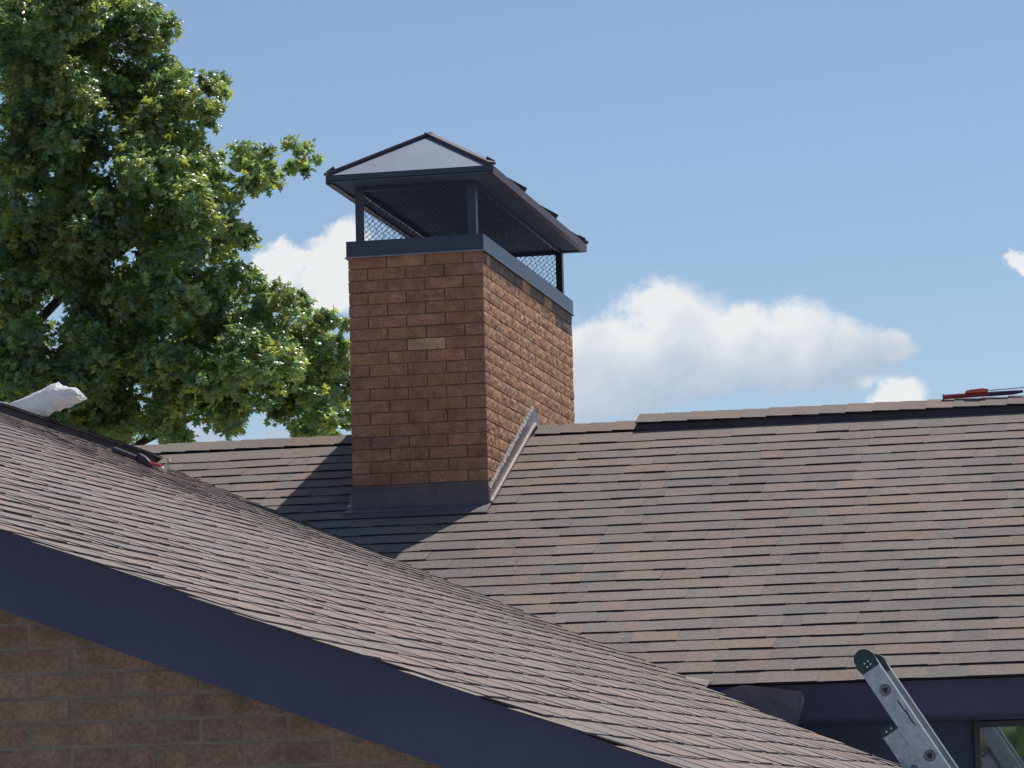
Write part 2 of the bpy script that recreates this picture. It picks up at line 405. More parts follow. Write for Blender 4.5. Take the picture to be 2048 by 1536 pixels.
# ridge caps (flush) left part and near the chimney
def ridge_caps(mb, axis, p0, p1, step, halfw, lift, slope, thick=0.006, warm=0.3, droop=0.0):
    """cap shingles folded over a ridge; axis 'x' or 'y'"""
    n = int((p1-p0)/step)
    for i in range(n):
        a0 = p0+i*step; a1 = a0+step+0.03
        if axis == 'x': base = lambda a, s, d: Vector((a, YR+s*halfw*d, ZR+lift-slope*halfw*d))
        else: base = lambda a, s, d: Vector((XR+s*halfw*d, a, wing_z(XR, a)+lift-slope*halfw*d))
        col = shade_of(a0, 0, warm); j = U(-0.001, 0.002)
        for s in (-1, 1):
            zl = [0.006+j, 0.001+j]
            P = []
            for tt in (0, thick):
                q = [base(a0, s, 0), base(a1, s, 0), base(a1, s, 1), base(a0, s, 1)]
                lf = [zl[0], zl[1], zl[1], zl[0]]
                P += [tuple(q[k]+Vector((0, 0, lf[k]+tt))) for k in range(4)]
            if (s == 1) != (axis == 'x'): pass
            mb.hexa(P if (s == 1) == (axis == 'y') else [P[k] for k in (3, 2, 1, 0, 7, 6, 5, 4)], 0, col, [1, 0, 1, 1, 1, 1])
random.seed(21)
rc = MB(); ridge_caps(rc, 'x', -6.75, -4.57, 0.143, 0.14, 0.004, M2)
rc.build('ridge_cap', [M['shingle'], M['asphalt']], roof_main); rc = MB()
ridge_caps(rc, 'x', -3.76, -3.18, 0.143, 0.14, 0.004, M2)
rc.build('ridge_cap', [M['shingle'], M['asphalt']], roof_main)

# main ridge vent
rv = MB()
x0, x1 = -3.19, 2.6
wv = 0.135
nseg = 40
for i in range(nseg):
    a = x0+(x1-x0)*i/nseg; b = x0+(x1-x0)*(i+1)/nseg
    ja = 0.003*noise.noise(Vector((a*2, 0, 0))); jb = 0.003*noise.noise(Vector((b*2, 0, 0)))
    for s in (-1, 1):
        q = []
        P = [(a, YR, ZR-0.02), (b, YR, ZR-0.02), (b, YR+s*wv, ZR-wv*M2-0.02), (a, YR+s*wv, ZR-wv*M2-0.02),
             (a, YR, ZR+0.036+ja), (b, YR, ZR+0.036+jb), (b, YR+s*wv, ZR-wv*M2+0.036+jb), (a, YR+s*wv, ZR-wv*M2+0.036+ja)]
        if s < 0: P = [P[k] for k in (3, 2, 1, 0, 7, 6, 5, 4)]
        rv.hexa(P, 0)
vent_main = rv.build('ridge_vent', M['vent'], roof_main, label='raised dark ridge vent starting right of the chimney')
rc = MB(); ridge_caps(rc, 'x', x0-0.01, 2.55, 0.143, 0.15, 0.034, M2*0.92, 0.009)
# the caps belong with the vent: joined as part of its look
vc = rc.build('vent_cap_shingle', [M['shingle'], M['asphalt']], roof_main)

# front wing roof
def wing_y_end(x):
    # back edge: valley line, then the free rear rake
    if x < -2.37: return 15.24 + (-2.37-x)*0.888 + 0.25
    if x < -1.93: return 15.24 + (x+2.37)/0.44*(-1.10)
    return 14.12 - (x+1.93)*0.10
def wing_y_vis(b): return wing_y_end(XR+b*CW)
def wing_eave_x(y): return -1.02 - (y-YF)*0.05
WB = (XR*-1-1.02)/CW
wr = MB()
# roof deck slabs following the warped surface
NXS, NYS = 24, 24
for i in range(NXS):
    xa = XR + (-1.30-XR)*i/NXS; xb = XR + (-1.30-XR)*(i+1)/NXS
    for j in range(NYS):
        def yy(x, k): return YF+0.02 + (wing_y_end(x)-0.03-YF-0.02)*k/NYS
        P = [(xa, yy(xa, j)), (xb, yy(xb, j)), (xb, yy(xb, j+1)), (xa, yy(xa, j+1))]
        wr.hexa([(x, y, wing_z(x, y)-0.03) for x, y in P]+[(x, y, wing_z(x, y)-0.004) for x, y in P], 0, (0.22, 0.19, 0.165))
# left slope of the wing
P = [(XR, YF), (XR, 19.0), (2*XR+1.3, 19.0), (2*XR+1.3, YF)]
wr.hexa([(x, y, wing_z(2*XR-x, y)-0.03) for x, y in P[::-1]]+[(x, y, wing_z(2*XR-x, y)-0.006) for x, y in P[::-1]], 0, (0.2, 0.17, 0.15))
random.seed(31)
def wlim(b):
    return wing_y_vis(b)
def wstart(b): return YF-0.02 + U(-0.012, 0.012)
class WS: pass
ws = shingle_field(wing_surf, NW, wstart, lambda b: wlim(b), WB-0.02, 0.1245, first_b=0.10, thick=0.0032, lam=0.0022, wav=0.015, tabw=(0.06, 0.30), jit=0.006, warm=0.10, seed=33, seg=0.30, curl=0.5)
# drop faces past the skewed eave
off = len(wr.v); wr.v.extend(ws.v)
for f, mi_, c in zip(ws.f, ws.mi, ws.c):
    cx = sum(ws.v[i][0] for i in f)/len(f); cy = sum(ws.v[i][1] for i in f)/len(f)
    if cx > wing_eave_x(cy)+0.02: continue
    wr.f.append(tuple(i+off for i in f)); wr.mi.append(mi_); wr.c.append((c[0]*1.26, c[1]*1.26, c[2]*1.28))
roof_wing = wr.build('roof', [M['shingle'], M['edge_sunlit']], house, label='front wing roof, sunlit pinkish tan shingles seen almost edge on')

# curled shingle corner poking out where the valley ends
nb = MB()
P = [(-2.60, 15.32, 0.700), (-2.30, 15.12, 0.640), (-2.325, 15.06, 0.602), (-2.62, 15.10, 0.640)]
nb.hexa([(x, y, z-0.004) for x, y, z in P[::-1]]+[(x, y, z+0.003) for x, y, z in P[::-1]], 0, (0.30, 0.26, 0.22))
nb.build('loose_shingle', M['shingle'], roof_wing)

# wing ridge vent
rv = MB()
y0, y1 = YF, 18.66
for i in range(46):
    a = y0+(y1-y0)*i/46; b = y0+(y1-y0)*(i+1)/46
    for s in (-1, 1):
        za, zb = wing_z(XR, a), wing_z(XR, b); wv = 0.13
        P = [(XR, a, za-0.03), (XR+s*wv, a, za-0.03-wv*M1), (XR+s*wv, b, zb-0.03-wv*M1), (XR, b, zb-0.03),
             (XR, a, za+0.038), (XR+s*wv, a, za+0.038-wv*M1), (XR+s*wv, b, zb+0.038-wv*M1), (XR, b, zb+0.038)]
        if s < 0: P = [P[k] for k in (3, 2, 1, 0, 7, 6, 5, 4)]
        rv.hexa(P, 0)
rv.build('ridge_vent', M['vent'], roof_wing, label='raised dark ridge vent along the front wing')
rc = MB(); random.seed(23); ridge_caps(rc, 'y', y0, y1-0.05, 0.143, 0.145, 0.036, M1*0.95, 0.006)
rc.build('vent_cap_shingle', [M['shingle'], M['asphalt']], roof_wing)

# front rake fascia of the wing
def rake_z(x): return wing_z(x, YF)
def fas_bot(x): return 0.535 - 0.3775*(x+2.758)
fb = MB()
xs = [XR + (0.0-XR)*k/30 for k in range(31)]
for k in range(30):
    xa, xb = xs[k], xs[k+1]
    if xa > -0.95: break
    P = [(xa, YF, fas_bot(xa)), (xb, YF, fas_bot(xb)), (xb, YF+0.035, fas_bot(xb)), (xa, YF+0.035, fas_bot(xa)),
         (xa, YF, rake_z(xa)-0.008), (xb, YF, rake_z(xb)-0.008), (xb, YF+0.035, rake_z(xb)-0.008), (xa, YF+0.035, rake_z(xa)-0.008)]
    fb.hexa(P)
for k in range(30):   # left rake
    xa, xb = xs[k], xs[k+1]
    if xa > -0.95: break
    mx_ = lambda x: 2*XR-x
    P = [(mx_(xb), YF, fas_bot(xb)), (mx_(xa), YF, fas_bot(xa)), (mx_(xa), YF+0.035, fas_bot(xa)), (mx_(xb), YF+0.035, fas_bot(xb)),
         (mx_(xb), YF, rake_z(xb)-0.008), (mx_(xa), YF, rake_z(xa)-0.008), (mx_(xa), YF+0.035, rake_z(xa)-0.008), (mx_(xb), YF+0.035, rake_z(xb)-0.008)]
    fb.hexa(P)
fb.build('fascia', M['fascia'], house, label='wide dark navy brown rake board edging the front wing roof')
# rear rake trim of wing and right eave board
fb = MB()
ax = [-2.30+0.94*k/10 for k in range(11)]
for k in range(10):
    a, b = ax[k], ax[k+1]; ya, yb = wing_y_end(a), wing_y_end(b); za, zb = wing_z(a, ya), wing_z(b, yb)
    P = [(a, ya-0.05, za-0.16), (b, yb-0.05, zb-0.16), (b, yb-0.03, zb-0.16), (a, ya-0.03, za-0.16),
         (a, ya-0.05, za-0.032), (b, yb-0.05, zb-0.032), (b, yb-0.03, zb-0.032), (a, ya-0.03, za-0.032)]
    fb.hexa(P)
ya, yb = YF+0.04, 14.0
xa, xb = wing_eave_x(ya)-0.03, wing_eave_x(yb)-0.03
fb.hexa([(xa-0.03, ya, wing_z(xa, ya)-0.2), (xa, ya, wing_z(xa, ya)-0.2), (xb, yb, wing_z(xb, yb)-0.2), (xb-0.03, yb, wing_z(xb, yb)-0.2),
         (xa-0.03, ya, wing_z(xa, ya)-0.034), (xa, ya, wing_z(xa, ya)-0.034), (xb, yb, wing_z(xb, yb)-0.034), (xb-0.03, yb, wing_z(xb, yb)-0.034)])
fb.build('eave_board', M['fascia'], house)

# ------------------------------------------------------------------ bricks
BR = [(0.350, 0.178, 0.112), (0.338, 0.172, 0.112), (0.360, 0.182, 0.110), (0.328, 0.170, 0.116), (0.352, 0.168, 0.105), (0.355, 0.190, 0.114), (0.315, 0.168, 0.118)]
def brick(mb, o, u, v, n, L, H, col, amp=0.004, nu=7, nv=3, depth=0.012):
    o = Vector(o); b = len(mb.v); sd = rnd()*100
    for j in range(nv+1):
        for i in range(nu+1):
            fu, fv = i/nu, j/nv
            edge = min(1, 4.0*min(fu*L/H, (1-fu)*L/H, fv, 1-fv)+0.35)
            h = amp*(0.45+0.9*noise.noise(Vector((fu*L*30+sd, fv*H*95, sd)))+0.5*noise.noise(Vector((fu*L*120+sd, fv*H*150, sd+7))))*edge
            mb.v.append(tuple(o+u*(fu*L)+v*(fv*H)+n*h))
    for j in range(nv):
        for i in range(nu):
            a = b+j*(nu+1)+i
            mb.f.append((a, a+1, a+nu+2, a+nu+1)); mb.mi.append(0); mb.c.append(col)
    # skirt
    ring = [(i, 0) for i in range(nu+1)]+[(nu, j) for j in range(1, nv+1)]+[(i, nv) for i in range(nu-1, -1, -1)]+[(0, j) for j in range(nv-1, 0, -1)]
    c = len(mb.v)
    for (i, j) in ring: mb.v.append(tuple(o+u*(i/nu*L)+v*(j/nv*H)-n*depth))
    m_ = len(ring)
    for k in range(m_):
        k2 = (k+1) % m_
        a1 = b+ring[k][1]*(nu+1)+ring[k][0]; a2 = b+ring[k2][1]*(nu+1)+ring[k2][0]
        mb.f.append((a2, a1, c+k, c+k2)); mb.mi.append(0); mb.c.append(col)

chimney = thing('chimney', 'tall tan brown brick chimney straddling the roof ridge', 'chimney')
chimney.location = (0, 0, 0)
random.seed(5)
bw = MB(); CH = 0.0635; TOPZ = 3.021; g_ = 0.006
faces = [(Vector((CHX0, CHY0, 0)), Vector((1, 0, 0)), Vector((0, -1, 0)), CHX1-CHX0, 7, 0.0035),
         (Vector((CHX1, CHY0, 0)), Vector((0, 1, 0)), Vector((1, 0, 0)), CHY1-CHY0, 24, 0.0068),
         (Vector((CHX1, CHY1, 0)), Vector((-1, 0, 0)), Vector((0, 1, 0)), CHX1-CHX0, 7, 0.0035),
         (Vector((CHX0, CHY1, 0)), Vector((0, -1, 0)), Vector((-1, 0, 0)), CHY1-CHY0, 24, 0.0035)]
for fi, (o0, u, n, W, nh, amp) in enumerate(faces):
    hw = W/nh
    for r_ in range(27):
        z = TOPZ-(r_+1)*CH
        k = 0; par = (r_+(1 if fi in (1, 3) else 0)) % 2
        # row containing the pale brick (z about 2.51-2.577, r_=7) starts with a half brick on the front
        first_half = (par == 1)
        pos_ = 0
        while pos_ < nh:
            ln = 1 if (pos_ == 0 and first_half) else 2
            if fi == 1 and rnd() < 0.10: ln = 1
            ln = min(ln, nh-pos_)
            c = random.choice(BR); kk = U(0.92, 1.08)
            if fi == 0: c = (c[0]*0.88, c[1]*0.90, c[2]*0.98)  # shade on the front put into a darker, cooler brick tint
            if fi == 1: c = (c[0]*1.26, c[1]*1.42, c[2]*1.38)  # sunlight on this side put into a lighter brick tint
            
            if fi == 0 and r_ == 7 and pos_ == 3: c = (0.42, 0.28, 0.18)
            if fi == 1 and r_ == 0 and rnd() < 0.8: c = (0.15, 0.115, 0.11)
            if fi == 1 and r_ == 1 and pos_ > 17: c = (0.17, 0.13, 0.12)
            c = (c[0]*kk*1.07, c[1]*kk*1.0, c[2]*kk*0.90)
            x0_, x1_ = pos_*hw+g_/2, (pos_+ln)*hw-g_/2
            if pos_ == 0: x0_ = 0.0
            if pos_+ln >= nh: x1_ = W
            cz = z+CH/2
            inroof = ZR - abs(YR-(o0+u*((x0_+x1_)/2)).y)*M2
            if cz > inroof-0.15:
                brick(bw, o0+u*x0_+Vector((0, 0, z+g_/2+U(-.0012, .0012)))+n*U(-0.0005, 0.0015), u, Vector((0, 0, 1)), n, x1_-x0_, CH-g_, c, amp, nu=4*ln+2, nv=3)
            pos_ += ln
i_ = 0.0055
bw.box(CHX0+i_, CHX1-i_, CHY0+i_, CHY1-i_, 0.9, TOPZ-0.002, 1)
bw.build('brickwork', [M['brick'], M['mortar_dark']], chimney)

# crown band
bd = MB(); e = 0.009; ZB0, ZB1 = 3.023, 3.106
for (xa, xb, ya, yb) in ((CHX0-e, CHX1+e, CHY0-e, CHY0-e+0.006), (CHX0-e, CHX1+e, CHY1+e-0.006, CHY1+e), (CHX0-e, CHX0-e+0.006, CHY0-e+0.0062, CHY1+e-0.0062), (CHX1+e-0.006, CHX1+e, CHY0-e+0.0062, CHY1+e-0.0062)):
    bd.box(xa, xb, ya, yb, ZB0, ZB1)
# flared drip, its highlight put into a brighter edge colour
f_ = 0.008
for a, b in (((CHX0-e, CHY0-e), (CHX1+e, CHY0-e)), ((CHX1+e, CHY0-e), (CHX1+e, CHY1+e)), ((CHX1+e, CHY1+e), (CHX0-e, CHY1+e)), ((CHX0-e, CHY1+e), (CHX0-e, CHY0-e))):
    d = Vector((b[0]-a[0], b[1]-a[1], 0)).normalized(); nn = Vector((d.y, -d.x, 0))
    A = Vector((a[0], a[1], 0)); B = Vector((b[0], b[1], 0))
    q = [A+Vector((0, 0, ZB0)), B+Vector((0, 0, ZB0)), B+nn*f_+d*f_+Vector((0, 0, ZB0-0.007)), A+nn*f_-d*f_+Vector((0, 0, ZB0-0.007))]
    bd.add([tuple(v) for v in q]+[tuple(v+Vector((0, 0, 0.002))) for v in q], [(0, 1, 2, 3), (7, 6, 5, 4), (3, 2, 6, 7), (1, 0, 4, 5), (0, 3, 7, 4), (2, 1, 5, 6)], 1)
bd.box(CHX0, CHX1, CHY0, CHY1, ZB0-0.001, ZB1-0.012, 2)
bd.build('crown_band', [M['band_metal'], M['flash_edge'], M['concrete']], chimney)

# chimney cap
cap = bpy.data.objects.new('chimney_cap', None); C.objects.link(cap); cap.parent = chimney
EX0, EX1, EY0, EY1, EZ = -4.595, -3.707, 17.42, 20.03, 3.438
XM = (EX0+EX1)/2; RZ = 3.712; HY = 0.465
A0, A1 = Vector((XM, EY0+HY, RZ)), Vector((XM, EY1-HY, RZ))
E = [Vector((EX0, EY0, EZ)), Vector((EX1, EY0, EZ)), Vector((EX1, EY1, EZ)), Vector((EX0, EY1, EZ))]
def panel(mb, pts, th, mi=0):
    n = (pts[1]-pts[0]).cross(pts[2]-pts[0]).normalized()
    if n.z < 0: n = -n
    k = len(pts); lo = [tuple(q-n*th) for q in pts]; hi = [tuple(q) for q in pts]
    mb.add(lo+hi, [tuple(range(k))[::-1], tuple(range(k, 2*k))]+[(i, (i+1) % k, k+(i+1) % k, k+i) for i in range(k)], mi)
cp = MB(); panel(cp, [E[0], E[1], A0], 0.004)
cp.build('hip_panel', M['panel_metal'], chimney, label='pale grey triangular front panel of the chimney cap')
cp = MB(); panel(cp, [E[2], E[3], A1], 0.004); cp.build('hip_panel', M['panel_metal'], chimney)
PX0_, PX1_ = -4.47, -3.855
cr = MB(); panel(cr, [E[1], E[2], A1, A0], 0.005); panel(cr, [E[3], E[0], A0, A1], 0.005)
# fascia and inner lip
for (xa, xb, ya, yb) in ((EX0, EX1, EY1-0.006, EY1+0.004), (EX0-0.004, EX0+0.006, EY0+0.0065, EY1-0.0065), (EX1-0.006, EX1+0.004, EY0+0.0065, EY1-0.0065)):
    cr.box(xa, xb, ya, yb, EZ-0.045, EZ-0.001, 1)
cr.box(EX0, EX1, EY0-0.004, EY0+0.006, EZ-0.030, EZ-0.001, 0)
lip = 0.03
cr.box(EX0+0.0072, EX1-0.0072, EY0+0.0072, EY1-0.0072, EZ-0.036, EZ-0.032, 2)  # added flat sheet, keeps sun streaks out of the cap's inside
cr.box(EX0+0.007, EX1-0.007, EY1-lip, EY1-0.007, EZ-0.044, EZ-0.040, 1)
cr.box(EX0+0.007, EX0+lip, EY0+lip+0.001, EY1-lip-0.001, EZ-0.044, EZ-0.040, 1)
cr.box(EX1-lip, EX1-0.007, EY0+lip+0.001, EY1-lip-0.001, EZ-0.044, EZ-0.040, 1)
cr.build('cap_roof', [M['cap_metal'], M['trim_metal'], M['liner']], chimney)
hc = MB()
for a, b in ((E[0], A0), (E[1], A0), (E[2], A1), (E[3], A1), (A0, A1)):
    hc.bar(a+Vector((0, 0, 0.008)), b+Vector((0, 0, 0.008)), 0.045, 0.014)
hc.build('hip_trim', M['trim_metal'], chimney, label='maroon metal trim capping the hips of the chimney cap')
for yy_ in (17.46, 18.28, 19.15, 19.985):
    for sx in (1, -1):
        sm = MB()
        ex = EX1 if sx > 0 else EX0
        inner = 0.04 if yy_ > 19.6 or yy_ < 17.6 else 0.40
        top = Vector((ex-sx*inner, yy_, EZ+inner*0.617))
        sm.bar(Vector((ex, yy_, EZ+0.016)), top+Vector((0, 0, 0.016)), 0.012, 0.030)
        sm.build('standing_seam', M['trim_metal'], chimney)
# posts
PX0, PX1, PY0, PY1 = -4.487, -3.838, 17.60, 19.985
pw = 0.046; pt = 0.004; PZ = EZ-0.0365
for (cx, cy, sx, sy) in ((PX0, PY0, 1, 1), (PX1, PY0, -1, 1), (PX1, PY1, -1, -1), (PX0, PY1, 1, -1)):
    po = MB()
    po.box(min(cx, cx+sx*pw), max(cx, cx+sx*pw), min(cy, cy+sy*pt), max(cy, cy+sy*pt), ZB1-0.004, PZ)
    po.box(min(cx, cx+sx*pt), max(cx, cx+sx*pt), min(cy+sy*(pt+0.0002), cy+sy*pw), max(cy+sy*(pt+0.0002), cy+sy*pw), ZB1-0.004, PZ)
    foot = MB()
    po.box(min(cx-sx*0.012, cx+sx*0.05), max(cx-sx*0.012, cx+sx*0.05), min(cy-sy*0.012, cy+sy*0.05), max(cy-sy*0.012, cy+sy*0.05), ZB1-0.010, ZB1+0.002)
    po.build('corner_post', M['cap_metal'], chimney)
rl = MB()
for (xa, xb, ya, yb) in ((PX0+pw, PX1-pw, PY0+0.006, PY0+0.016), (PX0+pw, PX1-pw, PY1-0.016, PY1-0.006), (PX0+0.006, PX0+0.016, PY0+pw, PY1-pw), (PX1-0.016, PX1-0.006, PY0+pw, PY1-pw)):
    rl.box(xa, xb, ya, yb, EZ-0.060, EZ-0.037)
    rl.box(xa, xb, ya, yb, ZB1-0.004, ZB1+0.006)
rl.build('top_rail', M['cap_metal'], chimney)
# wire mesh panels (diamond mesh)
def wire_panel(o, u, W, H, name, du=0.034, dv=0.027, tw=0.0042):
    mb = MB(); o = Vector(o); u = Vector(u); v = Vector((0, 0, 1)); n = u.cross(v)
    sl = dv/du
    for s in (1, -1):
        k = -int(H/sl/du)-1
        while k*du < W+H/sl:
            # line x = k*du + s*z/sl
            xk = k*du
            z0, z1 = 0.0, H
            xa, xb = xk+s*z0/sl, xk+s*z1/sl
            # clip
            def clip(xa, za, xb, zb):
                if xa > xb: xa, za, xb, zb = xb, zb, xa, za
                if xb <= 0 or xa >= W: return None
                if xa < 0: za += (0-xa)/(xb-xa)*(zb-za); xa = 0
                if xb > W: t_ = (W-xa)/(xb-xa); zb = za+t_*(zb-za); xb = W
                return xa, za, xb, zb
            c = clip(xa, z0, xb, z1)
            if c and abs(c[2]-c[0]) > 0.004:
                mb.bar(o+u*c[0]+v*c[1]+n*0.0012*s, o+u*c[2]+v*c[3]+n*0.0012*s, 0.002, tw, n)
            k += 1
    mb.build(name, M['mesh_wire'], chimney)
MH = EZ-ZB1-0.040
wire_panel((PX0+pw*0.5, PY0+0.009, ZB1), (1, 0, 0), PX1-PX0-pw, MH, 'mesh_screen')
wire_panel((PX0+pw*0.5, PY1-0.009, ZB1), (1, 0, 0), PX1-PX0-pw, MH, 'mesh_screen')
wire_panel((PX0+0.009, PY0+pw*0.5, ZB1), (0, 1, 0), PY1-PY0-pw, MH, 'mesh_screen', 0.16, 0.09, 0.0012)
wire_panel((PX1-0.009, PY0+pw*0.5, ZB1), (0, 1, 0), PY1-PY0-pw, MH, 'mesh_screen', 0.16, 0.09, 0.0012)

# flashings
def rz(y): return ZR-abs(YR-y)*M2
fl = MB()
for s, X in ((1, CHX1), (-1, CHX0)):
    xo = X+s*0.014; xi = X-s*0.02
    yA, yB, yC = CHY0-0.012, 18.76, CHY1+0.012
    poly = [(X+s*0.004, yA, rz(yA)-0.03), (X+s*0.004, yA, rz(yA)+0.085), (X+s*0.004, yB-0.01, ZR+0.118), (X+s*0.004, yC, rz(yC)+0.085), (X+s*0.004, yC, rz(yC)-0.03), (X+s*0.004, yB, ZR-0.03)]
    fl.prism(poly if s < 0 else poly[::-1], (s*0.010, 0, 0), 0)
    # lower kicked edge, brighter than the sheet
    for (ya, yb) in ((yA, yB), (yC, yB)):
        fl.bar((X+s*0.020, ya, rz(ya)+0.022), (X+s*0.020, yb, rz(yb)+0.030), 0.014, 0.012, (s, 0, 0), 1)
fl.build('side_flashing', [M['flash_pink'], M['flash_edge']], chimney, label='pinkish brown metal flashing stepping up the sunlit side of the chimney')
ck = MB(); random.seed(9)
n_ = 60
for s, X in ((1, CHX1),):
    for i in range(n_):
        ya = CHY0+0.0+(18.74-CHY0)*i/n_; yb = CHY0+(18.74-CHY0)*(i+1)/n_
        za = rz(ya)+0.087+0.026*i/n_; hgt = 0.010+0.012*abs(noise.noise(Vector((i*0.35, 0, 3))))+0.002*rnd()
        th = 0.010+0.006*rnd()
        zb = rz(yb)+0.087+0.026*(i+1)/n_
        P = [(X+0.001, ya, za), (X+th+0.004, ya, za), (X+th+0.004, yb, zb), (X+0.001, yb, zb), (X+0.001, ya, za+hgt), (X+th*0.5, ya, za+hgt), (X+th*0.5, yb, zb+hgt*U(0.9, 1.05)), (X+0.001, yb, zb+hgt)]
        ck.hexa(P)
ck.build('sealant_bead', M['caulk'], chimney)
ff = MB()
yA = CHY0-0.009
ff.box(CHX0-0.010, CHX1+0.004, CHY0-0.011, CHY0-0.004, rz(CHY0)-0.02, 1.806, 0)
ff.box(CHX0-0.012, CHX1+0.004, CHY0-0.014, CHY0-0.0112, 1.796, 1.812, 0)
# apron lying on the roof in front
xa, xb = CHX0-0.03, CHX1+0.02
P = []
for lift in (0.012, 0.018):
    P += [(xa, CHY0-0.14, rz(CHY0-0.14)+lift), (xb, CHY0-0.14, rz(CHY0-0.14)+lift), (xb, CHY0-0.01, rz(CHY0-0.01)+lift), (xa, CHY0-0.01, rz(CHY0-0.01)+lift)]
ff.hexa(P, 0)
ff.bar((xa, CHY0-0.075, rz(CHY0-0.075)+0.022), (xb-0.3, CHY0-0.075, rz(CHY0-0.075)+0.022), 0.03, 0.006, NMAIN, 1)
ff.build('front_flashing', [M['flash_dark'], M['patch']], chimney)

# ------------------------------------------------------------------ main eave: fascia, soffit, wall, window
mf = MB(); mf.box(-3.2, 2.6, EAVE_Y+0.02, EAVE_Y+0.045, 0.462, 0.618)
mf.build('fascia', M['fascia_far'], house, label='dark fascia board under the main roof eave by the ladder', bevel=0.003)
so = MB(); so.box(-3.2, 2.6, EAVE_Y+0.046, 16.20, 0.466, 0.476)
so.build('soffit', M['wall_dark'], house)
pa = MB()
poly = [(-2.32, 15.19, 0.585), (-2.174, 15.17, 0.622), (-2.02, 15.16, 0.605), (-1.913, 15.165, 0.585), (-1.900, 15.16, 0.545), (-1.915, 15.15, 0.50), (-1.936, 15.145, 0.435), (-2.0, 15.17, 0.40), (-2.32, 15.18, 0.50)]
pa.prism(poly, (0, 0.006, 0), 0)
pa.build('bent_flashing', M['patch'], house, label='loose bent grey flashing piece hanging over the fascia')
wl = MB(); wx0, wx1, wz0, wz1 = -1.26, 0.25, -0.75, 0.462
wl.box(-3.0, wx0, 16.26, 16.42, -1.9, 0.466); wl.box(wx1, 2.4, 16.26, 16.42, -1.9, 0.466)
wl.box(wx0, wx1, 16.26, 16.42, -1.9, wz0); wl.box(wx0, wx1, 16.26, 16.42, wz1, 0.4655)
wl.box(-9.0, 2.4, 21.3, 21.45, -1.9, 1.0); wl.box(2.25, 2.4, 16.43, 21.29, -1.9, 1.0)
main_wall = wl.build('wall', M['wall_dark'], house, label='dark shaded wall below the main eave')
gbl = MB()
gbl.prism([(2.25, 16.30, 1.001), (2.25, 21.2, 1.001), (2.25, 18.75, 2.10)], (0.15, 0, 0))
gbl.build('gable_wall', M['wall_dark'], house)
wf = MB(); t_ = 0.026
wf.box(wx0+0.001, wx0+t_, 16.235, 16.30, wz0, wz1-0.001); wf.box(wx1-t_, wx1-0.001, 16.235, 16.30, wz0, wz1-0.001)
wf.box(wx0+t_, wx1-t_, 16.235, 16.30, wz1-t_*0.8, wz1-0.001); wf.box(wx0+t_, wx1-t_, 16.235, 16.30, wz0, wz0+t_)
wf.box(-0.52, -0.48, 16.24, 16.299, wz0+t_, wz1-t_*0.8)
win = wf.build('window', M['win_frame'], house)
gp = MB(); gp.box(wx0+t_, wx1-t_, 16.252, 16.258, wz0+t_, wz1-t_*0.8)
gp.build('pane', M['glass'], win)

# wing gable wall
random.seed(44)
wb = MB(); BH, BLn = 0.0566, 0.2035
wy = YF+0.10
WBR = [(0.215, 0.140, 0.098), (0.222, 0.143, 0.097), (0.214, 0.145, 0.099), (0.206, 0.137, 0.099)]
zref, xref = 0.447, -2.727
for r_ in range(-40, 40):
    z = zref + r_*BH
    if z < -1.88 or z > 2.0: continue
    offx = xref + (0 if r_ % 2 == 0 else BLn/2)
    kmin = int((-6.2-offx)/BLn)-1
    for k in range(kmin, 60):
        x = offx+k*BLn
        if x < -6.2 or x+BLn > -1.25: continue
        lim = (fas_bot(max(x+BLn, XR)) + 0.12)
        if z > lim: continue
        near = -3.3 < x < -1.2 and z > -0.15
        c = (lambda w_, k_: tuple(q*k_ for q in w_))(random.choice(WBR), U(0.93, 1.07))
        if not near: pass
        brick(wb, (x+0.005, wy, z+0.005), Vector((1, 0, 0)), Vector((0, 0, 1)), Vector((0, -1, 0)), BLn-0.010, BH-0.0085, c, 0.0013 if near else 0.001, nu=12 if near else 3, nv=4 if near else 2, depth=0.01)
# mortar backing cut to the gable
wb.prism([(-6.3, wy+0.0012, -1.9), (-1.22, wy+0.0012, -1.9), (-1.22, wy+0.0012, fas_bot(-1.22)+0.1), (XR, wy+0.0012, fas_bot(XR)+0.1), (-6.3, wy+0.0012, fas_bot(XR)+0.0)], (0, 0.14, 0), 1)
wb.build('wall', [M['brick'], M['mortar_light']], house, label='shaded brown brick gable wall with light mortar joints, lower left')
sw = MB(); sw.box(-1.36, -1.23, wy+0.142, 13.9, -1.9, 0.02); sw.build('side_wall', M['mortar_light'], house); sw = MB(); sw.box(-10.7, -10.4991, wy, 19, -1.9, 0.1); sw.box(-10.5, -6.31, wy, wy+0.14, -1.9, 0.1)
sw.build('side_wall', M['mortar_light'], house)

